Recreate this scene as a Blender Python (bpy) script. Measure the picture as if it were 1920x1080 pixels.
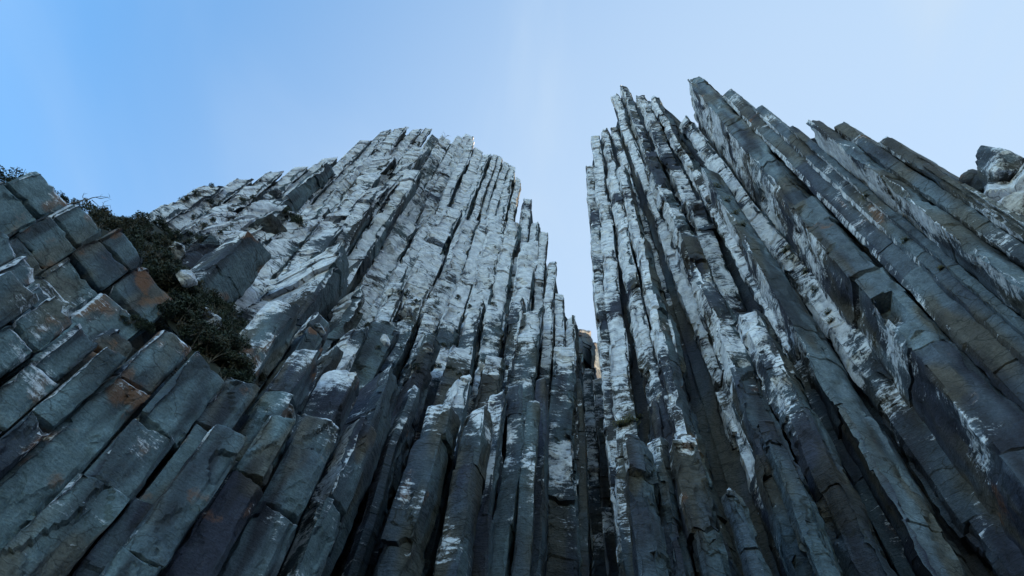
import bpy, math, random
import numpy as np
from mathutils import Matrix, Vector

for o in list(bpy.data.objects):
    bpy.data.objects.remove(o, do_unlink=True)
scene = bpy.context.scene
COL = scene.collection
R = math.radians

# ------------------------------------------------------------------ camera
CAM = np.array([0.0, 0.0, 2.5])
F = 1200.0                                     # focal length in photo pixels (1920 wide)
_up = np.array([100.0, 640.0, -1200.0]); _up /= np.linalg.norm(_up)
_fw = np.array([0.0, 0.0, -1.0]); _fw = _fw - _fw.dot(_up) * _up; _fw /= np.linalg.norm(_fw)
_rt = np.cross(_fw, _up)
ROT = np.array([_rt, _fw, _up])                # camera axes -> world axes
cam_d = bpy.data.cameras.new('camera')
cam = bpy.data.objects.new('camera', cam_d); COL.objects.link(cam)
cam_d.sensor_width = 36.0
cam_d.lens = 36.0 * F / 1920.0
cam_d.clip_start = 0.1
cam_d.clip_end = 20000
M4 = Matrix([list(ROT[i]) + [CAM[i]] for i in range(3)] + [[0, 0, 0, 1]])
cam.matrix_world = M4
scene.camera = cam

# ------------------------------------------------------------------ world, sun, exposure
SUN_AZ, SUN_EL = R(54), R(16)
world = bpy.data.worlds.new('World'); scene.world = world
world.use_nodes = True
wn = world.node_tree; wn.nodes.clear()
w_out = wn.nodes.new('ShaderNodeOutputWorld'); w_bg = wn.nodes.new('ShaderNodeBackground')
w_sky = wn.nodes.new('ShaderNodeTexSky'); w_sky.sky_type = 'NISHITA'
w_sky.sun_disc = False
w_sky.sun_elevation = SUN_EL; w_sky.sun_rotation = SUN_AZ
w_sky.altitude = 0; w_sky.air_density = 1.0; w_sky.dust_density = 0.4; w_sky.ozone_density = 0.2
w_bg.inputs['Strength'].default_value = 0.15
w_hsv = wn.nodes.new('ShaderNodeHueSaturation'); w_hsv.inputs['Saturation'].default_value = 1.38; w_hsv.inputs['Value'].default_value = 0.86
wn.links.new(w_sky.outputs[0], w_hsv.inputs['Color']); w_tc = wn.nodes.new('ShaderNodeTexCoord'); w_map = wn.nodes.new('ShaderNodeMapping'); w_map.inputs['Scale'].default_value = (2.2, 1.0, 0.7); w_map.inputs['Rotation'].default_value = (0.3, 0.2, 0.6)
w_no = wn.nodes.new('ShaderNodeTexNoise'); w_no.inputs['Scale'].default_value = 1.6; w_no.inputs['Detail'].default_value = 5; w_no.inputs['Distortion'].default_value = 0.6
w_mr = wn.nodes.new('ShaderNodeMapRange'); w_mr.interpolation_type = 'SMOOTHSTEP'
for _i, _v in zip((1, 2, 3, 4), (0.42, 0.75, 0.0, 0.20)): w_mr.inputs[_i].default_value = _v
w_mix = wn.nodes.new('ShaderNodeMix'); w_mix.data_type = 'RGBA'; w_mix.inputs[7].default_value = (0.92, 1.17, 1.46, 1)   # thin veil of high cloud
wn.links.new(w_tc.outputs['Generated'], w_map.inputs[0]); wn.links.new(w_map.outputs[0], w_no.inputs['Vector']); wn.links.new(w_no.outputs['Fac'], w_mr.inputs[0])
w_dot = wn.nodes.new('ShaderNodeVectorMath'); w_dot.operation = 'DOT_PRODUCT'      # the veil thickens towards the sun
w_dot.inputs[1].default_value = (math.sin(SUN_AZ) * math.cos(SUN_EL), math.cos(SUN_AZ) * math.cos(SUN_EL), math.sin(SUN_EL))
w_m2 = wn.nodes.new('ShaderNodeMapRange'); w_m2.interpolation_type = 'SMOOTHSTEP'
for _i, _v in zip((1, 2, 3, 4), (-0.26, 0.65, 0.0, 0.85)): w_m2.inputs[_i].default_value = _v
w_add = wn.nodes.new('ShaderNodeMath'); w_add.operation = 'ADD'; w_add.use_clamp = True
wn.links.new(w_tc.outputs['Generated'], w_dot.inputs[0]); wn.links.new(w_dot.outputs['Value'], w_m2.inputs[0])
wn.links.new(w_mr.outputs[0], w_add.inputs[0]); wn.links.new(w_m2.outputs[0], w_add.inputs[1])
wn.links.new(w_add.outputs[0], w_mix.inputs[0]); wn.links.new(w_hsv.outputs[0], w_mix.inputs[6]); wn.links.new(w_mix.outputs[2], w_bg.inputs[0]); wn.links.new(w_bg.outputs[0], w_out.inputs[0])

sun_d = bpy.data.lights.new('sun', 'SUN'); sun_d.energy = 4.5; sun_d.angle = R(0.5); sun_d.color = (1.0, 0.80, 0.58)
sun = bpy.data.objects.new('sun', sun_d); COL.objects.link(sun)
sun_dir = Vector((math.sin(SUN_AZ) * math.cos(SUN_EL), math.cos(SUN_AZ) * math.cos(SUN_EL), math.sin(SUN_EL)))
sun.rotation_euler = sun_dir.to_track_quat('Z', 'Y').to_euler()
sun.location = sun_dir * 400

vs = scene.view_settings
vs.view_transform = 'Standard'; vs.look = 'None'; vs.gamma = 1.0; vs.use_curve_mapping = False
vs.exposure = 2.1

# ------------------------------------------------------------------ helpers: projection
def ray(px, py):
    c = np.array([px - 960.0, 540.0 - py, -F])
    return ROT.T @ c if False else np.array([_rt.dot(c), _fw.dot(c), _up.dot(c)])
def azel(px, py):
    r = ray(px, py)
    return math.atan2(r[0], r[1]), math.atan2(r[2], math.hypot(r[0], r[1]))
def at(px, py, D):
    """point seen at a photo pixel, D metres away on the map"""
    a, e = azel(px, py)
    return np.array([D * math.sin(a), D * math.cos(a), CAM[2] + D * math.tan(e)])
def in_frame_low(x, y, z1, z0=-3.0, margin=40):
    """lowest height of a vertical line at (x, y) that is inside the picture"""
    zs = np.linspace(z0, z1, 160)
    p = np.stack([np.full_like(zs, x), np.full_like(zs, y), zs - CAM[2]], 1)
    c = np.stack([_rt, _fw, _up], 0)
    q = p @ c
    u = 960 + F * q[:, 0] / -q[:, 2]; v = 540 - F * q[:, 1] / -q[:, 2]
    ok = (q[:, 2] < 0) & (u > -margin) & (u < 1920 + margin) & (v < 1080 + margin)
    return zs[ok].min() if ok.any() else z1

# ------------------------------------------------------------------ helpers: noise
def _hash(i, j, k, seed):
    h = (i * 374761393 + j * 668265263 + k * 2147483647 + seed * 1274126177) & 0xFFFFFFFF
    h = ((h ^ (h >> 13)) * 1274126177) & 0xFFFFFFFF
    h = ((h ^ (h >> 16)) * 2246822519) & 0xFFFFFFFF
    return ((h ^ (h >> 15)) & 0xFFFFFF) / float(0xFFFFFF) * 2 - 1
def vnoise(p, seed=0):
    f = np.floor(p); t = p - f; f = f.astype(np.int64)
    t = t * t * (3 - 2 * t)
    i, j, k = f[..., 0], f[..., 1], f[..., 2]
    x, y, z = t[..., 0], t[..., 1], t[..., 2]
    def h(a, b, c): return _hash(i + a, j + b, k + c, seed)
    a = h(0, 0, 0) * (1 - x) + h(1, 0, 0) * x
    b = h(0, 1, 0) * (1 - x) + h(1, 1, 0) * x
    c = h(0, 0, 1) * (1 - x) + h(1, 0, 1) * x
    d = h(0, 1, 1) * (1 - x) + h(1, 1, 1) * x
    a = a * (1 - y) + b * y; c = c * (1 - y) + d * y
    return a * (1 - z) + c * z
def fbm(p, octaves=3, seed=0):
    s = 0; a = 1.0; n = 0
    for o in range(octaves):
        s = s + a * vnoise(p * (2.03 ** o), seed + o * 17); n += a; a *= 0.5
    return s / n
def flakes(u, v, seed):
    """2-D cell pattern: a random number for the nearest jittered cell centre"""
    iu, iv = np.floor(u).astype(np.int64), np.floor(v).astype(np.int64)
    best = np.full(u.shape, 1e9); val = np.zeros(u.shape)
    for a in (-1, 0, 1):
        for b in (-1, 0, 1):
            cu, cv = iu + a, iv + b
            h1 = _hash(cu, cv, cu * 0 + 3, seed); h2 = _hash(cu, cv, cu * 0 + 7, seed)
            d = (np.abs(u - cu - 0.5 - 0.45 * h1) + 0.25 * (u - cu - 0.5 - 0.45 * h1) ** 2) + np.abs(v - cv - 0.5 - 0.45 * h2) * 1.2
            m = d < best; best = np.where(m, d, best); val = np.where(m, _hash(cu, cv, cu * 0 + 11, seed), val)
    return val * 0.5 + 0.5
def smooth(a, b, x):
    t = np.clip((x - a) / (b - a), 0, 1); return t * t * (3 - 2 * t)

# ------------------------------------------------------------------ helpers: objects
def tag(o, label=None, cat=None, group=None, kind=None):
    if label: o['label'] = label
    if cat: o['category'] = cat
    if group: o['group'] = group
    if kind: o['kind'] = kind
    return o
def empty(name, loc=(0, 0, 0), parent=None):
    o = bpy.data.objects.new(name, None); COL.objects.link(o)
    o.empty_display_size = 1.0
    o.location = loc; o.parent = parent
    return o
def mesh_grid(verts, quads, tris=None, colors=None, origin=(0, 0, 0), tsize=1.0):
    """fast mesh from arrays"""
    me = bpy.data.meshes.new('m')
    nq = len(quads); nt = 0 if tris is None else len(tris)
    me.vertices.add(len(verts)); me.vertices.foreach_set('co', np.asarray(verts, np.float32).ravel())
    loops = np.asarray(quads, np.int32).ravel()
    starts = np.arange(nq, dtype=np.int32) * 4
    if nt:
        loops = np.concatenate([loops, np.asarray(tris, np.int32).ravel()])
        starts = np.concatenate([starts, nq * 4 + np.arange(nt, dtype=np.int32) * 3])
    me.loops.add(len(loops)); me.loops.foreach_set('vertex_index', loops)
    me.polygons.add(nq + nt); me.polygons.foreach_set('loop_start', starts)
    me.update(calc_edges=True)
    me.validate()
    if colors is not None:
        a = me.color_attributes.new('zone', 'FLOAT_COLOR', 'POINT')
        a.data.foreach_set('color', np.asarray(colors, np.float32).ravel())
        wp = (np.asarray(verts) + np.asarray(origin)) / tsize
        tone = np.stack([fbm(wp * 0.17, 2, 301), fbm(wp * np.array([.5, .5, .15]), 2, 302), fbm(wp * np.array([1.0, 1.0, .16]), 2, 303), fbm(wp * np.array([.6, .6, .4]), 2, 304)], -1) * 0.5 + 0.5
        b = me.color_attributes.new('tone', 'FLOAT_COLOR', 'POINT')
        b.data.foreach_set('color', tone.astype(np.float32).ravel())
    return me
def link(name, me, mat, parent=None, loc=(0, 0, 0), sharp=None):
    me.name = name
    if not me.materials: me.materials.append(mat)
    me.polygons.foreach_set('use_smooth', np.ones(len(me.polygons), bool))
    if sharp: me.set_sharp_from_angle(angle=R(sharp))
    o = bpy.data.objects.new(name, me); COL.objects.link(o)
    o.location = loc
    if parent is not None:
        o.parent = parent
        o.location = Vector(loc) - parent_world(parent)
    return o
def parent_world(p):
    v = Vector((0, 0, 0))
    while p is not None:
        v = v + p.location; p = p.parent
    return v

# ------------------------------------------------------------------ materials
def node(nt, kind, **kw):
    n = nt.nodes.new(kind)
    for k, v in kw.items(): setattr(n, k, v)
    return n
def math_n(nt, op, a, b=None, clamp=False):
    n = nt.nodes.new('ShaderNodeMath'); n.operation = op; n.use_clamp = clamp
    for i, s in enumerate((a, b)):
        if s is None: continue
        if isinstance(s, (int, float)): n.inputs[i].default_value = s
        else: nt.links.new(s, n.inputs[i])
    return n.outputs[0]
def maprange(nt, x, a, b, c=0.0, d=1.0, smoothstep=True):
    n = nt.nodes.new('ShaderNodeMapRange')
    n.interpolation_type = 'SMOOTHSTEP' if smoothstep else 'LINEAR'
    nt.links.new(x, n.inputs[0])
    for i, v in zip((1, 2, 3, 4), (a, b, c, d)): n.inputs[i].default_value = v
    return n.outputs[0]
def mixc(nt, f, a, b, mode='MIX'):
    n = nt.nodes.new('ShaderNodeMix'); n.data_type = 'RGBA'; n.blend_type = mode
    if isinstance(f, (int, float)): n.inputs[0].default_value = f
    else: nt.links.new(f, n.inputs[0])
    for i, s in ((6, a), (7, b)):
        if isinstance(s, tuple): n.inputs[i].default_value = s + (1,)
        else: nt.links.new(s, n.inputs[i])
    return n.outputs[2]
def noise_n(nt, vec, scale, detail=5, rough=0.6, dist=0.0):
    n = nt.nodes.new('ShaderNodeTexNoise'); n.inputs['Scale'].default_value = scale
    n.inputs['Detail'].default_value = detail; n.inputs['Roughness'].default_value = rough
    n.inputs['Distortion'].default_value = dist
    nt.links.new(vec, n.inputs['Vector']); return n.outputs['Fac']
def stretch(nt, vec, s, rot=(0, 0, 0)):
    n = nt.nodes.new('ShaderNodeMapping'); n.inputs['Scale'].default_value = s; n.inputs['Rotation'].default_value = rot
    nt.links.new(vec, n.inputs['Vector']); return n.outputs[0]

def rock_material(name, size=1.0, crack=0.5, relief=0.5, brown=0.55, teal=(0.082, 0.112, 0.128), grain=0.20, tan=(0.070, 0.057, 0.037)):
    """dolerite: zone = lichen cover, pale teal (random tone plus painted side light), rust, per-piece random; tone = broad patches, olive, dark streaks, rust patches"""
    m = bpy.data.materials.new(name); m.use_nodes = True
    nt = m.node_tree; L = nt.links
    bsdf = nt.nodes['Principled BSDF']
    geo = node(nt, 'ShaderNodeNewGeometry'); P0 = geo.outputs['Position']
    P = stretch(nt, P0, (1 / size,) * 3)
    def attr(nm):
        a = node(nt, 'ShaderNodeVertexColor', layer_name=nm)
        sp = node(nt, 'ShaderNodeSeparateColor'); L.new(a.outputs['Color'], sp.inputs[0])
        return sp.outputs[0], sp.outputs[1], sp.outputs[2], a.outputs['Alpha']
    zl, zt, zr, za = attr('zone')
    big, olv, drk, rst = attr('tone')
    nz = node(nt, 'ShaderNodeSeparateXYZ'); L.new(geo.outputs['Normal'], nz.inputs[0])
    up = maprange(nt, nz.outputs[2], 0.1, 0.7)
    mid = noise_n(nt, P, 0.9, 5, 0.68)
    fine = noise_n(nt, P, 5.0, 3, 0.7)
    hst = noise_n(nt, stretch(nt, P, (0.45, 0.45, 2.4), (0.12, 0.1, 0)), 1.0, 4, 0.7, 0.5)   # short level bands
    # bare rock
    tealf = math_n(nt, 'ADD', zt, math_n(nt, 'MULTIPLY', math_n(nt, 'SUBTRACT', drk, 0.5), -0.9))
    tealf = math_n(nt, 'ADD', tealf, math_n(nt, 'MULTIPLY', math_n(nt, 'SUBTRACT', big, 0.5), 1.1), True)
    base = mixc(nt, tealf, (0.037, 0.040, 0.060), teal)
    base = mixc(nt, math_n(nt, 'MULTIPLY', maprange(nt, olv, 0.50, 0.68), brown), base, tan)
    dk = maprange(nt, math_n(nt, 'ADD', math_n(nt, 'MULTIPLY', drk, 0.65), math_n(nt, 'MULTIPLY', mid, 0.35)), 0.50, 0.64)
    base = mixc(nt, math_n(nt, 'MULTIPLY', dk, 0.6), base, (0.019, 0.018, 0.022))
    mot = maprange(nt, mid, 0.28, 0.72, 0.6, 1.4, False)
    cm = node(nt, 'ShaderNodeCombineColor')
    for i in range(3): L.new(mot, cm.inputs[i])
    base = mixc(nt, 1.0, base, cm.outputs[0], 'MULTIPLY')
    spk = maprange(nt, fine, 0.30, 0.70, 0.72, 1.28, False)
    cs = node(nt, 'ShaderNodeCombineColor')
    for i in range(3): L.new(spk, cs.inputs[i])
    base = mixc(nt, 1.0, base, cs.outputs[0], 'MULTIPLY')
    # rust
    rv = math_n(nt, 'ADD', math_n(nt, 'MULTIPLY', rst, 0.62), math_n(nt, 'MULTIPLY', mid, 0.3))
    rv = math_n(nt, 'ADD', rv, math_n(nt, 'MULTIPLY', fine, 0.10))
    rmask = maprange(nt, math_n(nt, 'ADD', rv, math_n(nt, 'MULTIPLY', math_n(nt, 'SUBTRACT', zr, 1.0), 0.20)), 0.50, 0.60)
    base = mixc(nt, math_n(nt, 'MULTIPLY', rmask, 0.62), base, (0.21, 0.085, 0.032))
    # lichen crust
    lv = math_n(nt, 'ADD', math_n(nt, 'MULTIPLY', hst, 0.50), math_n(nt, 'MULTIPLY', mid, 0.40))
    lv = math_n(nt, 'ADD', lv, math_n(nt, 'MULTIPLY', fine, 0.22))
    lv = math_n(nt, 'ADD', lv, math_n(nt, 'MULTIPLY', zl, 0.46))
    lv = math_n(nt, 'ADD', lv, math_n(nt, 'MULTIPLY', up, 0.12))
    lv = math_n(nt, 'ADD', lv, math_n(nt, 'MULTIPLY', math_n(nt, 'SUBTRACT', big, 0.5), 0.55))
    lv = math_n(nt, 'ADD', lv, math_n(nt, 'MULTIPLY', math_n(nt, 'SUBTRACT', rst, 0.5), 0.30))
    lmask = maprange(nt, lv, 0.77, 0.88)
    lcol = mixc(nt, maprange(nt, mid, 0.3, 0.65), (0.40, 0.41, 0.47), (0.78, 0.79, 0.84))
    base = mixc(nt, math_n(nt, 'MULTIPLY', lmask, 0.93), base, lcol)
    # hairline cracks, filled with black crust
    warp = node(nt, 'ShaderNodeVectorMath', operation='ADD')
    wsc = node(nt, 'ShaderNodeVectorMath', operation='SCALE'); wsc.inputs['Scale'].default_value = 1.1
    ncol = node(nt, 'ShaderNodeTexNoise'); ncol.inputs['Scale'].default_value = 0.9; ncol.inputs['Detail'].default_value = 2
    L.new(P, ncol.inputs['Vector']); L.new(ncol.outputs['Color'], wsc.inputs[0])
    L.new(P, warp.inputs[0]); L.new(wsc.outputs[0], warp.inputs[1])
    vor = node(nt, 'ShaderNodeTexVoronoi', feature='DISTANCE_TO_EDGE'); vor.inputs['Scale'].default_value = 1.0
    L.new(stretch(nt, warp.outputs[0], (0.26, 0.26, 0.62), (0.1, 0.15, 0.3)), vor.inputs['Vector'])
    cl = maprange(nt, vor.outputs['Distance'], 0.0, 0.03, 1.0, 0.0)
    keep = maprange(nt, olv, 0.36, 0.52)
    cl = math_n(nt, 'MULTIPLY', math_n(nt, 'MULTIPLY', cl, keep), crack)
    base = mixc(nt, cl, base, (0.020, 0.020, 0.018))
    L.new(base, bsdf.inputs['Base Color'])
    bsdf.inputs['Roughness'].default_value = 0.75
    bsdf.inputs['Specular IOR Level'].default_value = 0.25
    # relief
    hgt = math_n(nt, 'ADD', math_n(nt, 'MULTIPLY', mid, 0.55), math_n(nt, 'MULTIPLY', hst, 0.50))
    hgt = math_n(nt, 'ADD', hgt, math_n(nt, 'MULTIPLY', fine, grain))
    bmp = node(nt, 'ShaderNodeBump'); bmp.inputs['Strength'].default_value = 0.85
    bmp.inputs['Distance'].default_value = relief * size
    L.new(hgt, bmp.inputs['Height']); L.new(bmp.outputs[0], bsdf.inputs['Normal'])
    return m
M_TOWER = rock_material('dolerite_far', 1.5, 0.95, 0.7, 0.6)
M_RIGHT = rock_material('dolerite_right', 1.2, 0.8, 0.55, 0.7)
M_BLADE = rock_material('dolerite_blade', 1.0, 0.7, 0.35, 0.7, (0.145, 0.186, 0.218), 0.3, (0.100, 0.082, 0.056))
M_NEAR = rock_material('dolerite_near', 0.6, 0.6, 0.35, 0.6, (0.138, 0.192, 0.212), 0.42, (0.125, 0.098, 0.064))

def plain_material(name, c1, c2, scale, rough=0.8, trans=0.0):
    m = bpy.data.materials.new(name); m.use_nodes = True
    nt = m.node_tree; b = nt.nodes['Principled BSDF']
    geo = node(nt, 'ShaderNodeNewGeometry')
    n = noise_n(nt, geo.outputs['Position'], scale, 4, 0.6)
    nt.links.new(mixc(nt, maprange(nt, n, 0.3, 0.7), c1, c2), b.inputs['Base Color'])
    b.inputs['Roughness'].default_value = rough
    return m
M_LEAF = plain_material('scrub_leaf', (0.012, 0.020, 0.010), (0.038, 0.050, 0.024), 1.3, 0.7)
M_LEAF2 = plain_material('dry_scrub_leaf', (0.032, 0.032, 0.018), (0.060, 0.052, 0.027), 1.5, 0.8)
M_GRASS = plain_material('ledge_grass', (0.045, 0.055, 0.018), (0.130, 0.105, 0.035), 2.0, 0.8)
M_BARK = plain_material('scrub_bark', (0.06, 0.05, 0.04), (0.12, 0.10, 0.08), 6.0, 0.9)
M_SOIL = plain_material('peaty_soil', (0.012, 0.013, 0.008), (0.028, 0.028, 0.016), 0.8, 0.95)

def sea_material():
    m = bpy.data.materials.new('sea_water'); m.use_nodes = True
    nt = m.node_tree; b = nt.nodes['Principled BSDF']
    b.inputs['Base Color'].default_value = (0.012, 0.035, 0.042, 1); b.inputs['Roughness'].default_value = 0.12
    geo = node(nt, 'ShaderNodeNewGeometry')
    n = noise_n(nt, stretch(nt, geo.outputs['Position'], (0.5, 0.9, 0.5)), 0.7, 6, 0.6)
    bm = node(nt, 'ShaderNodeBump'); bm.inputs['Strength'].default_value = 0.6; bm.inputs['Distance'].default_value = 0.5
    nt.links.new(n, bm.inputs['Height']); nt.links.new(bm.outputs[0], b.inputs['Normal'])
    return m
M_SEA = sea_material()

# ------------------------------------------------------------------ the rock prism
def prism(c, poly, z0, z1, seed, dz, seg, zfine=None, lean=(0, 0), lichen=None, teal=None, rust=0.0, blk=6.0, blk_amp=0.03,
          facet_amp=0.03, ledge=1.0, ledge_amp=0.015, namp=0.03, rtop=0.5, rbot=0.0, slope=(0, 0), shrink=0.45,
          zl=(-100, -50), notches=(), warp=0.12, taper=0.0, cap_lift=0.25, gdepth=0.03, flake=0.05, fsize=(0.45, 0.8), tvar=0.16, bend=0.10, crag=0.10, chip=0.09):
    """one joint-bounded column or block of rock; poly is CCW, metres, around c=(x,y)"""
    rng = np.random.RandomState(seed)
    poly = np.asarray(poly, float); K = len(poly)
    W = math.sqrt(abs(0.5 * np.sum(poly[:, 0] * np.roll(poly[:, 1], -1) - np.roll(poly[:, 0], -1) * poly[:, 1])))
    toc = -np.asarray(c[:2], float); toc /= (np.linalg.norm(toc) + 1e-9)
    pts, nor, fac = [], [], []
    for i in range(K):
        a, b = poly[i], poly[(i + 1) % K]; d = b - a; Ln = np.linalg.norm(d)
        n = np.array([d[1], -d[0]]) / Ln
        vis = n.dot(toc) > -0.15
        ns = max(2, int(round(Ln / seg))) if vis else 2
        ns = min(ns, 26)
        ch = min(0.2, (0.03 * W) / Ln)
        for t in np.linspace(ch, 1 - ch, max(ns, 2)):
            pts.append(a + d * t); nor.append(n); fac.append(i)
    pts = np.array(pts); nor = np.array(nor); fac = np.array(fac); N = len(pts)
    # rings
    if zfine is None: zfine = z0
    zfine = max(z0, min(zfine, z1 - 1.5 * W))
    zs = list(np.arange(zfine, z1 - 0.3 * dz, dz))
    if zfine > z0 + dz: zs = list(np.linspace(z0, zfine, max(2, int((zfine - z0) / (5 * dz)) + 1))[:-1]) + zs
    zs.append(z1)
    brk = []; z = z0 + rng.uniform(0.2, 1.0) * blk
    while z < z1 - 0.25 * blk:
        brk.append(z); z += blk * rng.uniform(0.45, 1.7)
    lbrk = []; z = zfine
    while ledge > 0 and z < z1:
        z += ledge * rng.uniform(0.4, 1.8); lbrk.append(z)
    e = 0.018 * W
    groove = []
    for b in brk:
        if b > zfine: zs += [b - e, b, b + e]; groove.append(b)
    for b in lbrk:
        if b < z1: zs += [b - e * 0.7, b + e * 0.7]
    for (na, nb, nd, nf) in notches:
        zs += [na - e, na + e, nb - e, nb + e]
    if rtop > 0: zs += list(z1 - rtop * np.array([0.05, 0.15, 0.3, 0.5, 0.75]))
    if rbot > 0: zs += list(z0 + rbot * np.array([0.05, 0.15, 0.3, 0.55, 0.8]))
    zs = np.unique(np.clip(np.array(zs), z0, z1)); Mr = len(zs)
    kb = np.searchsorted(np.array(brk), zs) if brk else np.zeros(Mr, int)
    kl = np.searchsorted(np.array(lbrk), zs) if lbrk else np.zeros(Mr, int)
    boff = rng.normal(0, blk_amp * W, (len(brk) + 1, 2)); boff[0] = 0
    foff = np.abs(rng.normal(0, facet_amp * W, (len(brk) + 1, K)))
    loff = rng.uniform(0, 1, (len(lbrk) + 1, K)) ** 2 * ledge_amp * W
    Z = np.repeat(zs[:, None], N, 1)
    X = pts[None, :, 0] + boff[kb][:, None, 0]; Y = pts[None, :, 1] + boff[kb][:, None, 1]
    # ledges run unevenly across a face
    ang = np.arctan2(pts[:, 1], pts[:, 0])
    wz = warp * W * fbm(np.stack([np.cos(ang) * 1.3 + 0 * Z, np.sin(ang) * 1.3 + 0 * Z, Z / (3 * W)], -1), 2, seed % 997)
    fade = np.minimum(smooth(0, 0.6 * W, z1 - Z), smooth(0, 0.6 * W, Z - z0) if rbot > 0 else 1.0)
    Zw = Z + wz * (0.25 + 0.75 * fade)
    wp = np.stack([X + c[0], Y + c[1], Zw], -1)
    d = foff[kb][:, fac] + loff[kl][:, fac]
    for (na, nb, nd, nf) in notches:
        prof = np.where((Zw > na) & (Zw < nb), smooth(na, na + 0.75 * (nb - na), Zw), 0)     # sharp roof, floor sloping out
        mask = np.isin(fac, nf)
        if len(nf) == 1:
            tpos = np.linalg.norm(pts - poly[fac], axis=1) / np.linalg.norm(poly[(fac + 1) % K] - poly[fac], axis=1)
            mask = mask & (tpos < 0.55)
        d = d + prof * mask[None, :] * nd * W
    d = d + namp * W * (fbm(wp / (0.9 * W), 4, 11) * 1.0 + 0.5 * np.maximum(0, fbm(wp * np.array([1, 1, 0.35]) / (0.35 * W), 2, 5)))
    if flake > 0:
        per = np.concatenate([[0], np.cumsum(np.linalg.norm(np.diff(pts, axis=0), axis=1))]) + fac * 3.7 * W
        uu = (per[None, :] + 0.1 * W * fbm(wp / (0.5 * W), 2, 41)) / (fsize[0] * W); vv = (Zw + 0.12 * W * fbm(wp / (0.6 * W), 2, 43)) / (fsize[1] * W)
        f1 = flakes(uu, vv, seed); f2 = flakes(uu * 2.3, vv * 2.1, seed + 5)
        d = d + flake * W * (f1 ** 3 + 0.35 * f2 ** 3)
    # chipped arrises: the corners lose more than the faces
    nxt = np.minimum(np.linalg.norm(pts - poly[fac], axis=1), np.linalg.norm(pts - poly[(fac + 1) % K], axis=1))
    corner = 1 - smooth(0.03 * W, 0.16 * W, nxt)
    d = d + corner[None, :] * chip * W * np.maximum(0, fbm(wp / (0.40 * W), 3, 77) + 0.18)
    for b in groove:
        d[np.abs(zs - b) < 1e-6] += gdepth * W
    X = X - nor[None, :, 0] * d; Y = Y - nor[None, :, 1] * d
    # rounded ends, taper, lean
    sc = np.ones(Mr)
    if rtop > 0:
        h = np.clip((z1 - zs) / rtop, 0, 1); sc *= 1 - shrink * (1 - h) ** 2.2
    if rbot > 0:
        h = np.clip((zs - z0) / rbot, 0, 1); sc *= 1 - shrink * 0.6 * (1 - h) ** 2.2
    sc *= 1 - taper * (zs - z0) / max(1e-3, z1 - z0)
    ctr = poly.mean(0)
    X = ctr[0] + (X - ctr[0]) * sc[:, None]; Y = ctr[1] + (Y - ctr[1]) * sc[:, None]
    wtop = smooth(0, 1, 1 - np.clip((z1 - Z) / (3.0 * W), 0, 1))
    Zw = Zw + wtop * (slope[0] * X + slope[1] * Y) + wtop * crag * W * fbm(wp / (0.5 * W), 3, 31)
    X = X + lean[0] * (Z - z1); Y = Y + lean[1] * (Z - z1)
    zc = np.stack([zs / (3.2 * W), 0 * zs, 0 * zs], -1)
    X = X + (bend * W * fbm(zc, 2, seed % 991))[:, None]; Y = Y + (bend * W * fbm(zc + 9.1, 2, seed % 983))[:, None]
    V = np.stack([X, Y, Zw], -1).reshape(-1, 3)
    # caps
    tc = V[(Mr - 1) * N:Mr * N]; tm = tc.mean(0)
    cap = tm + (tc - tm) * 0.55; cap[:, 2] += cap_lift * min(rtop if rtop > 0 else 0.2 * W, W) * 0.5
    cap[:, 2] += 0.06 * W * fbm((cap + np.array([c[0], c[1], 0])) / (0.4 * W), 2, 9)
    ctop = cap.mean(0); ctop[2] += 0.02 * W
    bc = V[:N].mean(0)
    V = np.concatenate([V, cap, ctop[None], bc[None]])
    i = np.arange(N); j = (i + 1) % N
    Q = []
    r = (np.arange(Mr) * N)[:, None]
    q = np.stack([r[:-1] + i, r[:-1] + j, r[1:] + j, r[1:] + i], -1).reshape(-1, 4)
    T1 = np.stack([i + Mr * N, j + Mr * N, np.full(N, (Mr + 1) * N)], -1)
    T2 = np.stack([j, i, np.full(N, (Mr + 1) * N + 1)], -1)
    # zones
    lich = np.zeros(K) if lichen is None else np.asarray(lichen, float)
    te = np.full(K, 0.5) if teal is None else np.asarray(teal, float)
    hf = smooth(zl[0], zl[1], Z)
    zr_ = np.clip(lich[fac][None, :] * (0.22 + 0.78 * hf) + rng.normal(0, 0.06), 0, 1)
    topb = smooth(0, 1, 1 - np.clip((z1 - Z) / (1.0 * W), 0, 1))
    zr_ = np.clip(zr_ + 0.18 * topb * (lich.max() > 0.05), 0, 1)
    bt = rng.normal(0, tvar, (len(brk) + 1))
    zg_ = np.clip(te[fac][None, :] + bt[kb][:, None] + 0 * Z, 0, 1)
    zb_ = np.clip(rust * (0.4 + 0.6 * topb) + 0 * Z, 0, 1)
    colr = np.stack([zr_, zg_, zb_, np.full_like(Z, rng.rand())], -1).reshape(-1, 4)
    capc = np.concatenate([colr[(Mr - 1) * N:Mr * N], colr[-1:], colr[:1]])
    colr = np.concatenate([colr, capc])
    return mesh_grid(V, q, None, None) if False else (V, q.tolist() if False else np.concatenate([q, np.stack([i + (Mr - 1) * N, j + (Mr - 1) * N, j + Mr * N, i + Mr * N], -1)]), np.concatenate([T1, T2]), colr)

NC = [0]
TS = {'dolerite_far': 1.6, 'dolerite_right': 1.2, 'dolerite_blade': 1.2, 'dolerite_near': 0.7}
def rock(name, parent, mat, c, poly, z0, z1, seed, sharp=38, **kw):
    v, q, t, col = prism(c, poly, z0, z1, seed, **kw)
    zb = z0
    v = v.copy(); v[:, 2] -= zb
    me = mesh_grid(v, q, t, col, (c[0], c[1], zb), TS.get(mat.name, 1.0))
    NC[0] += len(q) * 2 + len(t)
    return link(name, me, mat, parent, (c[0], c[1], zb), sharp)

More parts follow.
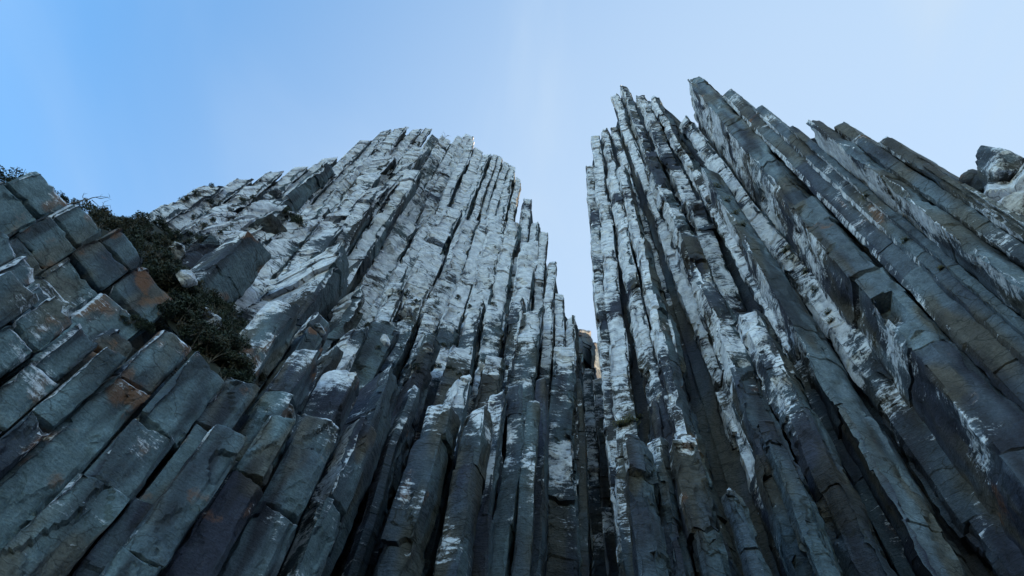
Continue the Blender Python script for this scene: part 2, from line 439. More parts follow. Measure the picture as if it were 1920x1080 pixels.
def ring_poly(rng, a, w, depth, kind):
    """column outline facing the camera along map bearing a: u to the right, v away"""
    j = lambda s: rng.uniform(-s, s)
    if kind == 'hex':
        p = [(-.5, .30 + j(.1)), (-.27 + j(.12), -.18 + j(.1)), (.26 + j(.12), -.20 + j(.1)), (.5, .26 + j(.1)), (.46, 1), (-.46, 1)]
    elif kind == 'front':            # broad front face, sides running straight back
        p = [(-.5, .05 + j(.06)), (-.42 + j(.06), -.10 + j(.05)), (.36 + j(.08), -.08 + j(.06)), (.5, .18 + j(.08)), (.5, 1), (-.5, 1)]
    elif kind == 'saw':              # narrow steep left face, broad right face
        k = rng.uniform(.22, .40)
        p = [(-.5, .42 + j(.1)), (-.5 + k, -.26 + j(.08)), (.5, .06 + j(.07)), (.52, 1), (-.5, 1)]
    elif kind == 'sawr':             # broad left-front face, narrow steep right face
        k = rng.uniform(.22, .40)
        p = [(-.5, .02 + j(.08)), (.5 - k, -.26 + j(.08)), (.5, .42 + j(.1)), (.5, 1), (-.5, 1)]
    elif kind == 'slab':             # nearly flat front, so that neighbours make one wall
        p = [(-.5, .10), (-.49, j(.05)), (.49, j(.05)), (.5, .10), (.5, 1), (-.5, 1)]
    elif kind == 'deep':             # one long face running back to the right
        p = [(-.5, .3), (-.45, -.3 + j(.1)), (.5, 2.6 + j(.2)), (.5, 4.0), (-.5, 4.0)]
    elif kind == 'wedge':
        p = [(-.5, .55 + j(.1)), (-.02 + j(.08), -.35), (.5, .25 + j(.1)), (.5, 1), (-.5, 1)]
    p = np.array(p) * np.array([w, depth])
    u = np.array([math.cos(a), -math.sin(a)]); v = np.array([math.sin(a), math.cos(a)])
    return p[:, :1] * u + p[:, 1:] * v

def deepen(poly, a, depth):
    """push the two back corners away from the camera"""
    v = np.array([math.sin(a), math.cos(a)]); p = poly.copy(); p[-2:] += v * depth
    return p

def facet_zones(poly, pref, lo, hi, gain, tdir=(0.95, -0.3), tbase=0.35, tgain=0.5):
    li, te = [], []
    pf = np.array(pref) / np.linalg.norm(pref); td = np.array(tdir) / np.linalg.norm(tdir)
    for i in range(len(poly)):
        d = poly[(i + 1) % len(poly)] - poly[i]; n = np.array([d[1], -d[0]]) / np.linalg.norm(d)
        li.append(gain * float(smooth(lo, hi, n.dot(pf)))); te.append(tbase + tgain * max(0.0, n.dot(td)))  # right-turned faces painted paler teal, standing in for light from that side
    return li, te

SEED = [100]
def column(parent, mat, a, D, w, ztop, kind, rng, pref, lo, hi, gain, name='rock_column', depth=None, dpx=3.0, style=None, tz=None, finelen=1e3, **kw):
    SEED[0] += 1
    c = (D * math.sin(a), D * math.cos(a))
    poly = ring_poly(rng, a, w, w, kind); poly = deepen(poly, a, depth or 1.5 * w)
    tz = tz or {}
    li, te = facet_zones(poly, pref, lo, hi, gain, **tz)
    zf = max(in_frame_low(c[0], c[1], ztop), ztop - finelen)
    s = math.hypot(D, 0.5 * (ztop + zf))
    dz = max(0.12, s * dpx / 640.0)
    par = dict(dz=dz, seg=dz * 1.15, zfine=zf, lichen=li, teal=te, blk=2.8 * w, ledge=0.45 * w)
    if style: par.update(style)
    par.update(kw)
    return rock(name, parent, mat, c, poly, -2.0, ztop, SEED[0], **par)

def core_wall(parent, mat, A, E, DD, seed, back, thick=7.0, drop=3.5):
    """the solid rock behind a row of columns"""
    n = max(6, int((A[-1] - A[0]) * DD.mean() / 1.2)); aa = np.linspace(A[0] + .004, A[-1] - .004, n)
    D = np.interp(aa, A, DD) + back; D0 = D - back
    zt = CAM[2] + D0 * np.tan(np.interp(aa, A, E)) - drop
    m = 60; t = np.linspace(0, 1, m)[:, None] ** 0.8
    Z = -2 + (zt[None] + 2) * t; A2 = np.repeat(aa[None], m, 0); D2 = np.repeat(D[None], m, 0)
    p = np.stack([D2 * np.sin(A2), D2 * np.cos(A2), Z], -1)
    D2 = D2 + 0.8 * fbm(p / np.array([2.5, 2.5, 5.0]), 3, seed)
    fr = np.stack([D2 * np.sin(A2), D2 * np.cos(A2), Z], -1)
    top = np.stack([(D + thick) * np.sin(aa), (D + thick) * np.cos(aa), zt], -1)[None]
    bot = top.copy(); bot[..., 2] = -2
    V = np.concatenate([fr, top, bot]).reshape(-1, 3); mm = m + 2
    i = (np.arange(mm - 1)[:, None] * n + np.arange(n - 1)[None]).ravel()
    q = np.stack([i, i + 1, i + n + 1, i + n], -1)
    j = (np.arange(mm) * n)
    caps = [list(j), list(j[::-1] + n - 1)]
    col = np.tile(np.array([0.0, 0.3, 0.0, 0.5]), (len(V), 1))
    c0 = V.mean(0); c0[2] = 0
    me = mesh_grid(V - c0, q, None, col, c0, 1.5)
    return link('rock_core', me, mat, parent, tuple(c0), 40)

def blade(parent, mat, pts, top, seed, pref, lo, hi, gain, tz=None, style=None, lean_u=0.0, slope_u=0.0, slope_v=0.0, **kw):
    """a deep fin of rock; pts are (photo x, y on the edge, map distance) from its left back edge round the front to its right back edge"""
    SEED[0] += 1
    P = np.array([at(x, y, D)[:2] for x, y, D in pts]); c = P.mean(0); poly = P - c
    zt = at(*top)[2]
    a = math.atan2(c[0], c[1]); u = np.array([math.cos(a), -math.sin(a)]); v = np.array([math.sin(a), math.cos(a)])
    li, te = facet_zones(poly, pref, lo, hi, gain, **(tz or {}))
    f = P[np.argmin(np.linalg.norm(P, axis=1))]
    zf = in_frame_low(f[0], f[1], zt); s = math.hypot(np.linalg.norm(f), 0.5 * (zt + zf)); dz = max(0.12, s * 3.0 / 640)
    par = dict(dz=dz, seg=dz * 1.3, zfine=zf, lichen=li, teal=te); par.update(style or {}); par.update(kw)
    return rock('rock_column', parent, mat, c, poly, -2.0, zt, SEED[0] + seed, lean=tuple(u * lean_u), slope=tuple(u * slope_u + v * slope_v), **par)

def curtain(parent, mat, knots, wr, kind, pref, lo, hi, gain, seed, jit=0.6, miss=0.0, djit=0.5, over=1.10, style=None, tz=None, core=2.5, follow=0.0, **kw):
    """a row of columns side by side along a line of map points; knots are (photo x, photo y of the tops, map distance)"""
    rng = np.random.RandomState(seed)
    k = sorted([azel(x, y) + (D,) for x, y, D in knots])
    A = np.array([q[0] for q in k]); E = np.array([q[1] for q in k]); DD = np.array([q[2] for q in k])
    a = A[0]; out = []
    if core and miss == 0: core_wall(parent, mat, A, E, DD, seed, core)
    while a < A[-1]:
        D = float(np.interp(a, A, DD)); w = rng.uniform(*wr); da = w / D
        ac = a + da / 2
        a += da
        if rng.rand() < miss: continue
        Dc = float(np.interp(ac, A, DD)) + rng.uniform(-djit, djit)
        el = float(np.interp(ac, A, E))
        zt = CAM[2] + Dc * math.tan(el) + rng.uniform(-jit, jit)
        kd = kind if isinstance(kind, str) else kind[rng.randint(len(kind))]
        st = dict(style or {})
        st.setdefault('rust', rng.uniform(0, .55))
        st.setdefault('lean', (rng.normal(0, 0.006), rng.normal(0, 0.006)))
        g = Dc * (math.tan(float(np.interp(ac + da / 2, A, E))) - math.tan(float(np.interp(ac - da / 2, A, E)))) / w
        g = follow * max(-2.0, min(2.0, g))
        st.setdefault('slope', (rng.normal(0, 0.25) + g * math.cos(ac), rng.normal(0, 0.25) - g * math.sin(ac)))
        if rng.rand() < 0.16:
            za = zt - rng.uniform(4, 45); st['notches'] = [(za - rng.uniform(1.5, 4.0), za, rng.uniform(0.2, 0.4), [[0, 1], [1, 2], [0, 1, 2]][rng.randint(3)])]
        out.append(column(parent, mat, ac, Dc, w * over, zt, kd, rng, pref, lo, hi, gain, style=st, tz=tz, **kw))
    return out

def hand(parent, mat, xl, yl, xr, yr, D, kind, seed, pref, lo, hi, gain, over=1.05, **kw):
    """one column given by the photo pixels of its top left and top right corners"""
    rng = np.random.RandomState(seed)
    a0, e0 = azel(xl, yl); a1, e1 = azel(xr, yr)
    w = D * (a1 - a0) * over; zl_, zr_ = D * math.tan(e0), D * math.tan(e1)
    a = (a0 + a1) / 2
    u = np.array([math.cos(a), -math.sin(a)])
    s = (zr_ - zl_) / max(0.5, w)
    s = max(-1.6, min(1.6, s))
    kw.setdefault('slope', tuple(u * s))
    return column(parent, mat, a, D, w, CAM[2] + (zl_ + zr_) / 2, kind, rng, pref, lo, hi, gain, **kw)

def jointed(parent, mat, xl, yl, xr, yr, D, kind, seed, pref, lo, hi, gain, lens=(0.9, 1.5), nblk=4, over=1.0, depth=6.0, tz=None, style=None, rust=0.0, lean_u=0.0):
    """a column broken across by open joints: every block is a piece of its own"""
    rng = np.random.RandomState(seed)
    a0, e0 = azel(xl, yl); a1, e1 = azel(xr, yr); a = (a0 + a1) / 2
    w = D * (a1 - a0) * over
    z1 = CAM[2] + D * math.tan((e0 + e1) / 2)
    u = np.array([math.cos(a), -math.sin(a)])
    s = max(-1.2, min(1.2, D * (math.tan(e1) - math.tan(e0)) / w))
    c = np.array([D * math.sin(a), D * math.cos(a)])
    base = deepen(ring_poly(rng, a, w, w, kind), a, depth)
    zf = in_frame_low(c[0], c[1], z1)
    root = empty('rock_column', (c[0], c[1], 0), None); root.parent = parent; root.location = Vector((c[0], c[1], 0)) - parent_world(parent)
    z = z1; k = 0
    while z > -1.9:
        ln = w * rng.uniform(*lens) * (1 if k < nblk else 3.5)
        zb = z - ln
        if k > nblk + 6 or zb < zf - 4: zb = -2.0
        poly = base + rng.normal(0, 0.02 * w, 2)
        poly = poly + rng.normal(0, 0.025 * w, poly.shape)
        li, te = facet_zones(poly, pref, lo, hi, gain * (1.0 if k == 0 else 0.5), **(tz or {}))
        sd = math.hypot(D, 0.5 * (z + max(zb, zf))); dz = max(0.10, sd * 2.6 / 640)
        par = dict(dz=dz, seg=dz * 1.2, zfine=max(zb, zf), lichen=li, teal=te, blk=50, ledge=0.9 * w, rtop=0.36 * w if k == 0 else 0.10 * w, rbot=0.08 * w, shrink=0.30 if k == 0 else 0.06, flake=0.07, tvar=0.3, fsize=(0.45, 0.9),
                   facet_amp=0.01, ledge_amp=0.004, namp=0.03, warp=0.22, chip=0.08, bend=0.02, sharp=24, rust=rust * (1.0 if k < 2 else 0.4), slope=tuple(u * s) if k == 0 else tuple(rng.normal(0, 0.14, 2)))
        if style: par.update(style)
        SEED[0] += 1
        rock('rock_block', root, mat, c + u * lean_u * (z - z1), poly, zb, z, SEED[0], **par)
        z = zb - 0.014 * w; k += 1
    return root

# ------------------------------------------------------------------ setting: sea
def sea():
    n = 60
    g = np.linspace(-1, 1, n); g = np.sign(g) * np.abs(g) ** 3 * 6000
    X, Y = np.meshgrid(g, g)
    V = np.stack([X, Y, 0 * X], -1).reshape(-1, 3)
    i = (np.arange(n - 1)[:, None] * n + np.arange(n - 1)[None]).ravel()
    q = np.stack([i, i + 1, i + n + 1, i + n], -1)
    o = link('sea', mesh_grid(V, q), M_SEA); tag(o, kind='structure')
sea()
def sun_block_hill():
    """unseen mass added behind the right-hand tower to block the sun"""
    n = 70
    X, Y = np.meshgrid(np.linspace(20, 330, n), np.linspace(30, 330, n))
    az = np.arctan2(X, Y); d = np.hypot(X, Y)
    rise = smooth(78, 100, d) * (1 - smooth(230, 330, d))
    side = smooth(R(24), R(33), az) * (1 - smooth(R(62), R(70), az))
    p = np.stack([X / 30, Y / 30, 0 * X], -1)
    Z = -3 + (218 + 14 * fbm(p, 4, 3)) * np.minimum(rise, side)
    V = np.stack([X, Y, Z], -1).reshape(-1, 3)
    i = (np.arange(n - 1)[:, None] * n + np.arange(n - 1)[None]).ravel()
    q = np.stack([i, i + 1, i + n + 1, i + n], -1)
    col = np.tile(np.array([0.3, 0.4, 0.2, 0.5]), (len(V), 1))
    o = link('sun_block_hill', mesh_grid(V, q, None, col, (0, 0, 0), 3.0), M_TOWER); tag(o, kind='structure')  # hidden from the camera, added to keep the low sun off the towers
sun_block_hill()

def shade_flank(pts, seed):
    """unseen cliffs added on either side to cut low sky light off the rock; pts are (bearing, distance, height)"""
    pts = np.array(pts, float); n, m = 160, 24
    t = np.linspace(0, len(pts) - 1, n); f = lambda k: np.interp(t, np.arange(len(pts)), pts[:, k])
    az, D, H = R(1) * f(0), f(1), f(2)
    tooth = np.abs(((np.arange(n) * 0.37 + 0.6 * np.sin(np.arange(n) * 1.7)) % 1) - 0.5) * 3.0
    H = H + 3.0 * vnoise(np.stack([t * 6, 0 * t, 0 * t], -1), seed)
    hh = np.linspace(0, 1, m)[:, None]
    A2 = np.repeat(az[None], m, 0); D2 = np.repeat((D + tooth)[None], m, 0) + 0.8 * vnoise(np.stack([A2 * 40, hh * 9 + 0 * A2, 0 * A2], -1), seed)
    V = np.stack([D2 * np.sin(A2), D2 * np.cos(A2), -2 + (H[None] + 2) * hh], -1)
    bk = np.stack([(D + 25) * np.sin(az), (D + 25) * np.cos(az), H], -1)[None]; b2 = bk.copy(); b2[..., 2] = -2
    V = np.concatenate([V, bk, b2]).reshape(-1, 3); mm = m + 2
    i = (np.arange(mm - 1)[:, None] * n + np.arange(n - 1)[None]).ravel()
    q = np.stack([i, i + 1, i + n + 1, i + n], -1)
    col = np.tile(np.array([0.3, 0.5, 0.2, 0.5]), (len(V), 1))
    o = link('shade_cliff', mesh_grid(V, q, None, col, (0, 0, 0), 1.2), M_RIGHT, None, (0, 0, 0), 30); tag(o, kind='structure')  # added out of view to darken the foot of the rock
shade_flank([(-66, 36, 22), (-75, 40, 24), (-90, 46, 30), (-110, 60, 36), (-135, 90, 40)], 5)
shade_flank([(78, 47, 40), (90, 50, 42), (105, 60, 46), (125, 80, 46), (140, 110, 40)], 6)

# ------------------------------------------------------------------ left tower
TOWER = empty('rock_tower', (0, 70, 0))
tag(TOWER, 'tall pale grey stepped tower of rock columns left of the narrow gap', 'rock tower')
LP = (-0.55, -0.83)
FAR = dict(facet_amp=0.03, ledge_amp=0.035, blk_amp=0.025, namp=0.05, rtop=1.6, shrink=0.5, zl=(40, 130), flake=0.10, fsize=(0.6, 0.55))
T = lambda knots, wr, kind, seed, **kw: curtain(TOWER, M_TOWER, knots, wr, kind, kw.pop('pref', LP), 0.12, 0.7, kw.pop('gain', 0.95), seed, style=dict(FAR, **kw.pop('st', {})), **kw)
# summit row, the rib that stands forward left of the bay, the falling right shoulder
T([(285, 415, 74), (345, 367, 74), (430, 331, 74), (515, 326, 74), (612, 300, 73), (650, 287, 72), (690, 264, 71), (735, 243, 71), (770, 239, 70), (804, 238, 70)],
  (2.2, 3.6), 'sawr', 1, pref=(0.15, -1.0), jit=0.9, djit=0.4, over=1.35, follow=0.95)
T([(806, 254, 77), (880, 252, 76), (886, 254, 75)], (2.4, 5.0), 'front', 2, jit=1.6, djit=0.3, over=1.25)
T([(884, 256, 72), (903, 283, 72), (938, 290, 71), (962, 312, 70), (978, 340, 69)], (1.8, 4.0), ['front', 'sawr'], 3, jit=1.2, djit=0.7, over=1.25, follow=0.7)
T([(980, 372, 67), (1001, 374, 66), (1004, 416, 66), (1021, 434, 64), (1026, 486, 62), (1045, 490, 62), (1051, 546, 62), (1065, 562, 62), (1075, 594, 62), (1083, 640, 62)],
  (2.0, 3.2), ['front', 'sawr'], 4, jit=0.6, djit=0.4)
# the stepped left wing: close rows, each a little lower and nearer than the one behind
sky_k = np.array([(285, 415), (345, 367), (430, 331), (515, 326), (612, 300), (650, 287), (690, 264), (735, 243), (770, 239), (800, 240)], float)
low_k = np.array([(325, 530), (385, 492), (440, 455), (500, 430), (600, 440), (650, 420), (690, 400), (722, 392), (745, 385), (760, 375)], float)
for r_ in range(6):
    f = (r_ + 1) / 6.5
    kn = sky_k * (1 - f) + low_k * f
    T([(x, y, 73 - 1.75 * (r_ + 1) - (2.0 if x > 690 else 0)) for x, y in kn], (2.6, 5.0), 'sawr' if r_ % 2 else ['sawr', 'front'], 60 + r_, pref=(0.15, -1.0), jit=3.2, miss=0.22, djit=0.35, over=1.35, follow=0.9, finelen=55, st=dict(flake=0.13, bend=0.14))
# middle wall below the bay
T([(742, 420, 68), (780, 409, 68), (832, 386, 67.5), (860, 388, 67), (905, 410, 66), (945, 407, 65), (985, 425, 64), (1004, 470, 63.5)], (2.6, 5.4), 'front', 8, jit=1.8, djit=0.3, gain=1.0, over=1.25)
T([(760, 470, 66), (800, 480, 66), (850, 470, 65.5), (900, 440, 64.5), (950, 455, 63.5), (990, 500, 62)], (2.6, 5.4), 'front', 9, jit=6, miss=0.4, djit=0.3, gain=1.0, over=1.25)
T([(690, 520, 62), (740, 500, 62), (800, 560, 61.5), (850, 590, 61.5), (905, 560, 61), (960, 560, 60), (1000, 545, 60), (1024, 560, 60)], (3.0, 4.2), ['front', 'sawr'], 10, jit=3, miss=0.25, djit=0.4, gain=0.85)
# big slabs with bare right-hand faces
hs = lambda *a, **kw: hand(TOWER, M_TOWER, *a, LP, 0.35, 0.8, kw.pop('gain', 1.0), style=dict(FAR, **kw.pop('st', {})), **kw)
SL = dict(rtop=1.2, facet_amp=0.015, ledge_amp=0.015, blk=9, flake=0.03)
blade(TOWER, M_TOWER, [(545, 345, 79), (562, 345, 68.5), (612, 345, 69.5), (618, 345, 78)], (603, 284, 69), 21, LP, 0.3, 0.8, 1.0, rust=0.3, style=dict(FAR, rtop=1.0, shrink=0.2, crag=0.2))
hs(445, 428, 530, 470, 55, 'saw', 22, rust=0.95, st=SL, tz=dict(tbase=.5))
hs(560, 458, 700, 492, 56, 'wedge', 24, rust=0.3, st=SL, tz=dict(tbase=.5))
hs(660, 530, 706, 545, 54, 'wedge', 25, rust=0.1, st=dict(rtop=2.0))
hs(690, 585, 772, 590, 53, 'hex', 26, st=dict(rtop=3.5, shrink=0.7))
hs(655, 610, 712, 602, 52, 'hex', 27, st=dict(rtop=2.5, shrink=0.6))
hs(792, 618, 842, 622, 54, 'hex', 28, st=dict(rtop=3.0, shrink=0.65))
hs(850, 640, 905, 640, 55, 'front', 29, st=dict(rtop=2.0))
hs(905, 660, 950, 660, 55, 'front', 30, st=dict(rtop=1.5))
hs(968, 570, 1018, 566, 57, 'front', 31, gain=0.8)
hs(1030, 640, 1076, 640, 59, 'front', 32, gain=0.55)
# lower columns that run out of the picture
MID = dict(facet_amp=0.02, ledge_amp=0.012, namp=0.05, rtop=2.2, shrink=0.6, zl=(15, 85), blk=22, flake=0.07, fsize=(0.4, 1.6))
hm = lambda *a, **kw: hand(TOWER, M_RIGHT, *a, LP, 0.25, 0.8, kw.pop('gain', 0.8), style=dict(MID, **kw.pop('st', {})), **kw)
hm(612, 640, 660, 632, 45, 'wedge', 41, st=dict(rtop=2.0))
hm(690, 672, 775, 680, 43, 'wedge', 42, st=dict(rtop=3.0))
hm(770, 710, 800, 720, 45, 'hex', 43)
hm(792, 745, 868, 748, 41, 'sawr', 44, gain=1.0)
hm(878, 755, 935, 752, 40, 'sawr', 45, gain=0.6)
hm(850, 705, 900, 700, 47, 'hex', 46)
hm(925, 722, 962, 716, 45, 'sawr', 47, gain=0.7)
hm(955, 705, 992, 712, 46, 'sawr', 48, gain=0.5)
hm(985, 735, 1012, 740, 45, 'front', 49, gain=0.4)
hm(1008, 700, 1034, 705, 52, 'sawr', 50, gain=0.4)
hm(1076, 700, 1092, 705, 62, 'front', 51, gain=0.3)
# columns shut into the gap
T([(1070, 655, 86), (1092, 672, 86), (1108, 688, 84), (1122, 700, 82), (1140, 730, 80)], (2.4, 3.2), 'front', 11, jit=1.5, gain=0.45)

# ------------------------------------------------------------------ right tower
RT = empty('rock_tower', (30, 45, 0))
tag(RT, 'jagged tower of rock blades rising right of the narrow gap', 'rock tower')
RP = (-0.92, -0.38)
RST = dict(facet_amp=0.03, ledge_amp=0.03, namp=0.05, rtop=1.2, shrink=0.5, zl=(20, 100), flake=0.11, fsize=(0.5, 0.7))
RC = lambda knots, wr, kind, seed, **kw: curtain(RT, M_RIGHT, knots, wr, kind, RP, kw.pop('lo', 0.2), kw.pop('hi', 0.8), kw.pop('gain', 0.82), seed, style=dict(RST, **kw.pop('st', {})), **kw)
RC([(1105, 392, 58), (1106, 348, 58), (1106.5, 308, 57), (1111, 266, 56), (1124, 240, 56), (1148, 234, 56)], (2.2, 3.4), ['hex', 'front'], 101, jit=0.8)
RC([(1146, 190, 55), (1158, 168, 55), (1168, 160, 55), (1184, 178, 55), (1210, 174, 54), (1240, 186, 53), (1262, 208, 52), (1282, 226, 52), (1300, 252, 52)], (3.0, 4.4), ['saw', 'hex'], 102, jit=1.2)
RC([(1120, 430, 54), (1140, 330, 53), (1175, 300, 52), (1210, 290, 51), (1250, 300, 50), (1288, 312, 50)], (2.6, 4.6), ['saw', 'hex'], 103, jit=6, miss=0.3)
RC([(1132, 600, 52), (1160, 520, 50), (1200, 480, 49), (1250, 450, 48), (1300, 430, 47), (1352, 440, 46)], (2.4, 4.4), ['saw', 'hex'], 104, jit=7, miss=0.35)
RC([(1148, 770, 50), (1180, 700, 47), (1230, 640, 46), (1290, 620, 45), (1350, 640, 44), (1400, 660, 43)], (2.4, 4.2), ['saw', 'hex'], 105, jit=8, miss=0.38, gain=0.75)
RC([(1205, 830, 43), (1270, 820, 42), (1340, 800, 41), (1400, 790, 40), (1460, 760, 40), (1520, 800, 40)], (2.4, 4.0), ['saw', 'hex'], 106, jit=4, miss=0.72, gain=0.6)
hr = lambda *a, **kw: hand(RT, M_RIGHT, *a, RP, kw.pop('lo', 0.2), kw.pop('hi', 0.8), kw.pop('gain', 0.8), style=dict(RST, **kw.pop('st', {})), **kw)
hr(1152, 808, 1212, 812, 40, 'hex', 121, gain=1.0, st=dict(rtop=1.5))
hr(1338, 895, 1390, 900, 34, 'hex', 122, gain=0.9, st=dict(rtop=2.6, shrink=0.7))
hr(1398, 785, 1442, 775, 36, 'saw', 123, gain=0.6, tz=dict(tbase=.6))
# great blades
SM = dict(facet_amp=0.006, ledge_amp=0.005, blk_amp=0.008, namp=0.028, rtop=2.4, shrink=0.35, blk=10, ledge=1.6, zl=(20, 100), warp=0.10, flake=0.045, fsize=(0.16, 0.38), gdepth=0.014, bend=0.02, crag=0.30, chip=0.07)
BP = (-0.95, 0.30)
B = lambda *a, **kw: blade(RT, M_BLADE, *a, BP, 0.35, 0.85, kw.pop('gain', 0.62), style=dict(SM, **kw.pop('st', {})), **kw)
tb = dict(tbase=.30, tgain=.75, tdir=(.45, -.9))  # blade fronts coloured pale and left faces dark, as side light would
nz = at(1620, 572, 45)[2]
B([(1303, 238, 57), (1281, 143, 44), (1346, 170, 45.3), (1350, 176, 60), (1320, 280, 72)], (1281, 141, 44), 132, rust=0.6, tz=tb, lean_u=0.012, slope_u=-0.5, slope_v=0.12, notches=[(nz - 6, nz, 0.16, [1])])
B([(1284, 312, 54), (1312, 312, 46), (1350, 330, 49), (1352, 330, 60), (1320, 320, 66)], (1312, 305, 46), 131, tz=tb, lean_u=0.008)
def wall(knots, seed, **kw):
    for i, (x0, y0, x1, y1, D, k, rust) in enumerate(knots):
        a0, _ = azel(x0, y0); a1, _ = azel(x1, y1)
        xm, ym = x0 + (x1 - x0) * k, y0 + (y1 - y0) * k
        B([(x0 - (x1 - x0) * .12, y0 - (y1 - y0) * .12, D + 0.6), (x0 + (x1 - x0) * k * 0.6, y0 + (y1 - y0) * k * 0.6, D), (x1, y1, D + 0.35), (x1, y1, D + 9), (x0, y0, D + 9)], (xm, ym, D), seed + i, tz=tb, rust=rust, lean_u=0.012, slope_u=-0.15, **kw)
wall([(1340, 167, 1402, 190, 45.6, .2, .7), (1398, 194, 1462, 222, 45.2, .2, .6), (1460, 228, 1516, 256, 44.7, .2, .4)], 133)
B([(1484, 250, 48), (1506, 221, 40.8), (1542, 226, 42.2), (1548, 228, 60), (1500, 240, 62)], (1506, 219, 40.8), 136, tz=tb, gain=0.85, lean_u=0.012, slope_u=-0.25)
wall([(1540, 228, 1622, 252, 42.4, .2, .5), (1618, 252, 1694, 270, 42.2, .2, .5), (1692, 290, 1762, 318, 41.6, .3, .0), (1756, 322, 1850, 366, 41.2, .3, .0), (1838, 372, 1990, 440, 42, .3, .3)], 150)
_k = sorted([azel(x, y) + (D,) for x, y, D in [(1320, 200, 50), (1345, 178, 49), (1430, 225, 48), (1500, 256, 47), (1560, 240, 46), (1690, 272, 45), (1722, 296, 45), (1850, 372, 45), (1990, 460, 46)]])
core_wall(RT, M_RIGHT, *[np.array([q[k] for q in _k]) for k in range(3)], 78, 1.0, 14.0, 0.8)
_k = sorted([azel(x, y) + (D,) for x, y, D in [(1102, 400, 58), (1108, 300, 57.5), (1125, 260, 57), (1146, 250, 57), (1160, 210, 57), (1210, 205, 56), (1262, 230, 55), (1310, 262, 54)]])
core_wall(RT, M_RIGHT, *[np.array([q[k] for q in _k]) for k in range(3)], 79, 1.0, 10.0, 1.0)

# ------------------------------------------------------------------ sunlit stack beyond the gap
ST = empty('rock_stack', (0, 150, 0))
tag(ST, 'distant sunlit orange rock stack at the foot of the gap', 'rock stack')
STK = dict(facet_amp=0.03, ledge_amp=0.03, namp=0.05, rtop=0.8, shrink=0.35, blk=9)
for i, (xl, yl, xr, yr, D) in enumerate([(1074, 640, 1087, 640, 149), (1084, 618, 1112, 618, 150), (1108, 642, 1130, 642, 154)]):
    hand(ST, M_TOWER, xl, yl, xr, yr, D, 'deep', 200 + i, LP, 0.4, 0.9, 0.3, rust=0.9, style=STK, slope=(0.36, 1.45))

# ------------------------------------------------------------------ near left buttress
BT = empty('rock_buttress', (-25, 25, 0))
tag(BT, 'near dark buttress of broken jointed columns in the lower left', 'rock buttress')
def fan(b, r):
    """photo pixel on the line of columns at fan angle b, r pixels down from where all columns meet"""
    return 1060 - r * math.cos(R(b)), -100 + r * math.sin(R(b))
for i, (b0, b1, r0, r1, D, kind, rust, nb, lens, tl) in enumerate([
    (22.8, 27.4, 1058, 1030, 33.2, 'slab', .95, 4, (.9, 1.5), .6), (27.4, 32.0, 1022, 1000, 32.9, 'slab', .6, 5, (.7, 1.3), .75),
    (32.0, 36.9, 980, 958, 32.3, 'slab', .85, 5, (.6, 1.3), .7), (36.9, 42.2, 975, 975, 31.6, 'slab', 1.0, 4, (.8, 1.5), .7),
    (26.0, 29.6, 1165, 1158, 30.6, 'slab', .95, 2, (1.0, 1.6), .5), (29.6, 32.6, 1155, 1158, 30.3, 'slab', .9, 2, (1.0, 1.6), .5), (32.2, 35.2, 1160, 1150, 30, 'slab', .5, 3, (.8, 1.5), .5),
    (30.0, 34.2, 1190, 1170, 28.2, 'slab', .7, 2, (1.5, 2.2), .25), (34.2, 37.7, 1150, 1135, 28, 'slab', .8, 2, (1.6, 2.4), .3), (37.7, 40.9, 1135, 1122, 28, 'slab', .5, 2, (1.5, 2.2), .2), (40.9, 43.3, 1125, 1118, 27.8, 'slab', .3, 1, (3.4, 4.4), .25),
    (39.8, 43.6, 1092, 1085, 29.2, 'slab', .4, 1, (.9, 1.1), .6), (43.3, 47.4, 1030, 1005, 28.4, 'slab', .95, 1, (2.0, 2.4), .6), (47.4, 52.0, 1015, 1010, 28.2, 'slab', .6, 2, (1.5, 2.5), .45),
    (49.6, 55.8, 855, 832, 35, 'sawr', .8, 2, (2.0, 3), .55), (55.2, 59.0, 828, 818, 37, 'hex', .4, 2, (1, 2), .5), (55.6, 60.3, 890, 880, 30.6, 'sawr', .5, 2, (1.8, 2.6), .5),
    (60.3, 65.2, 885, 878, 33, 'sawr', .5, 2, (2, 3), .4), (52.0, 55.6, 1010, 985, 28.6, 'slab', .7, 2, (2, 3), .5),
    (53.6, 57.4, 1085, 1068, 27.4, 'slab', .3, 1, (4, 5), .5), (57.4, 61.0, 1030, 1010, 28.6, 'front', .3, 1, (2.4, 3), .5), (61.0, 65.4, 985, 975, 30.4, 'front', .4, 2, (2, 3), .5), (65.2, 69.0, 960, 955, 34.5, 'wedge', .2, 1, (3, 4), .3)]):
    jointed(BT, M_NEAR, *fan(b0, r0), *fan(b1, r1), D, kind, 300 + i, LP, 0.55, 1.0, 0.5, nblk=nb, lens=lens, rust=rust, tz=dict(tbase=tl - .25, tgain=.45), over=1.06)  # low tier gets less teal: its shade painted into the rock colour
_k = sorted([azel(*fan(b, r)) + (D,) for b, r, D in [(23.4, 1070, 35), (27.3, 1036, 35), (32, 1004, 34.5), (37, 985, 34), (42, 1020, 33), (47, 1060, 31), (52, 1050, 31), (60, 960, 34), (68, 940, 38)]])
core_wall(BT, M_NEAR, *[np.array([q[k] for q in _k]) for k in range(3)], 77, 1.6, 4.0, 0.8)

print('rock triangles', NC[0])

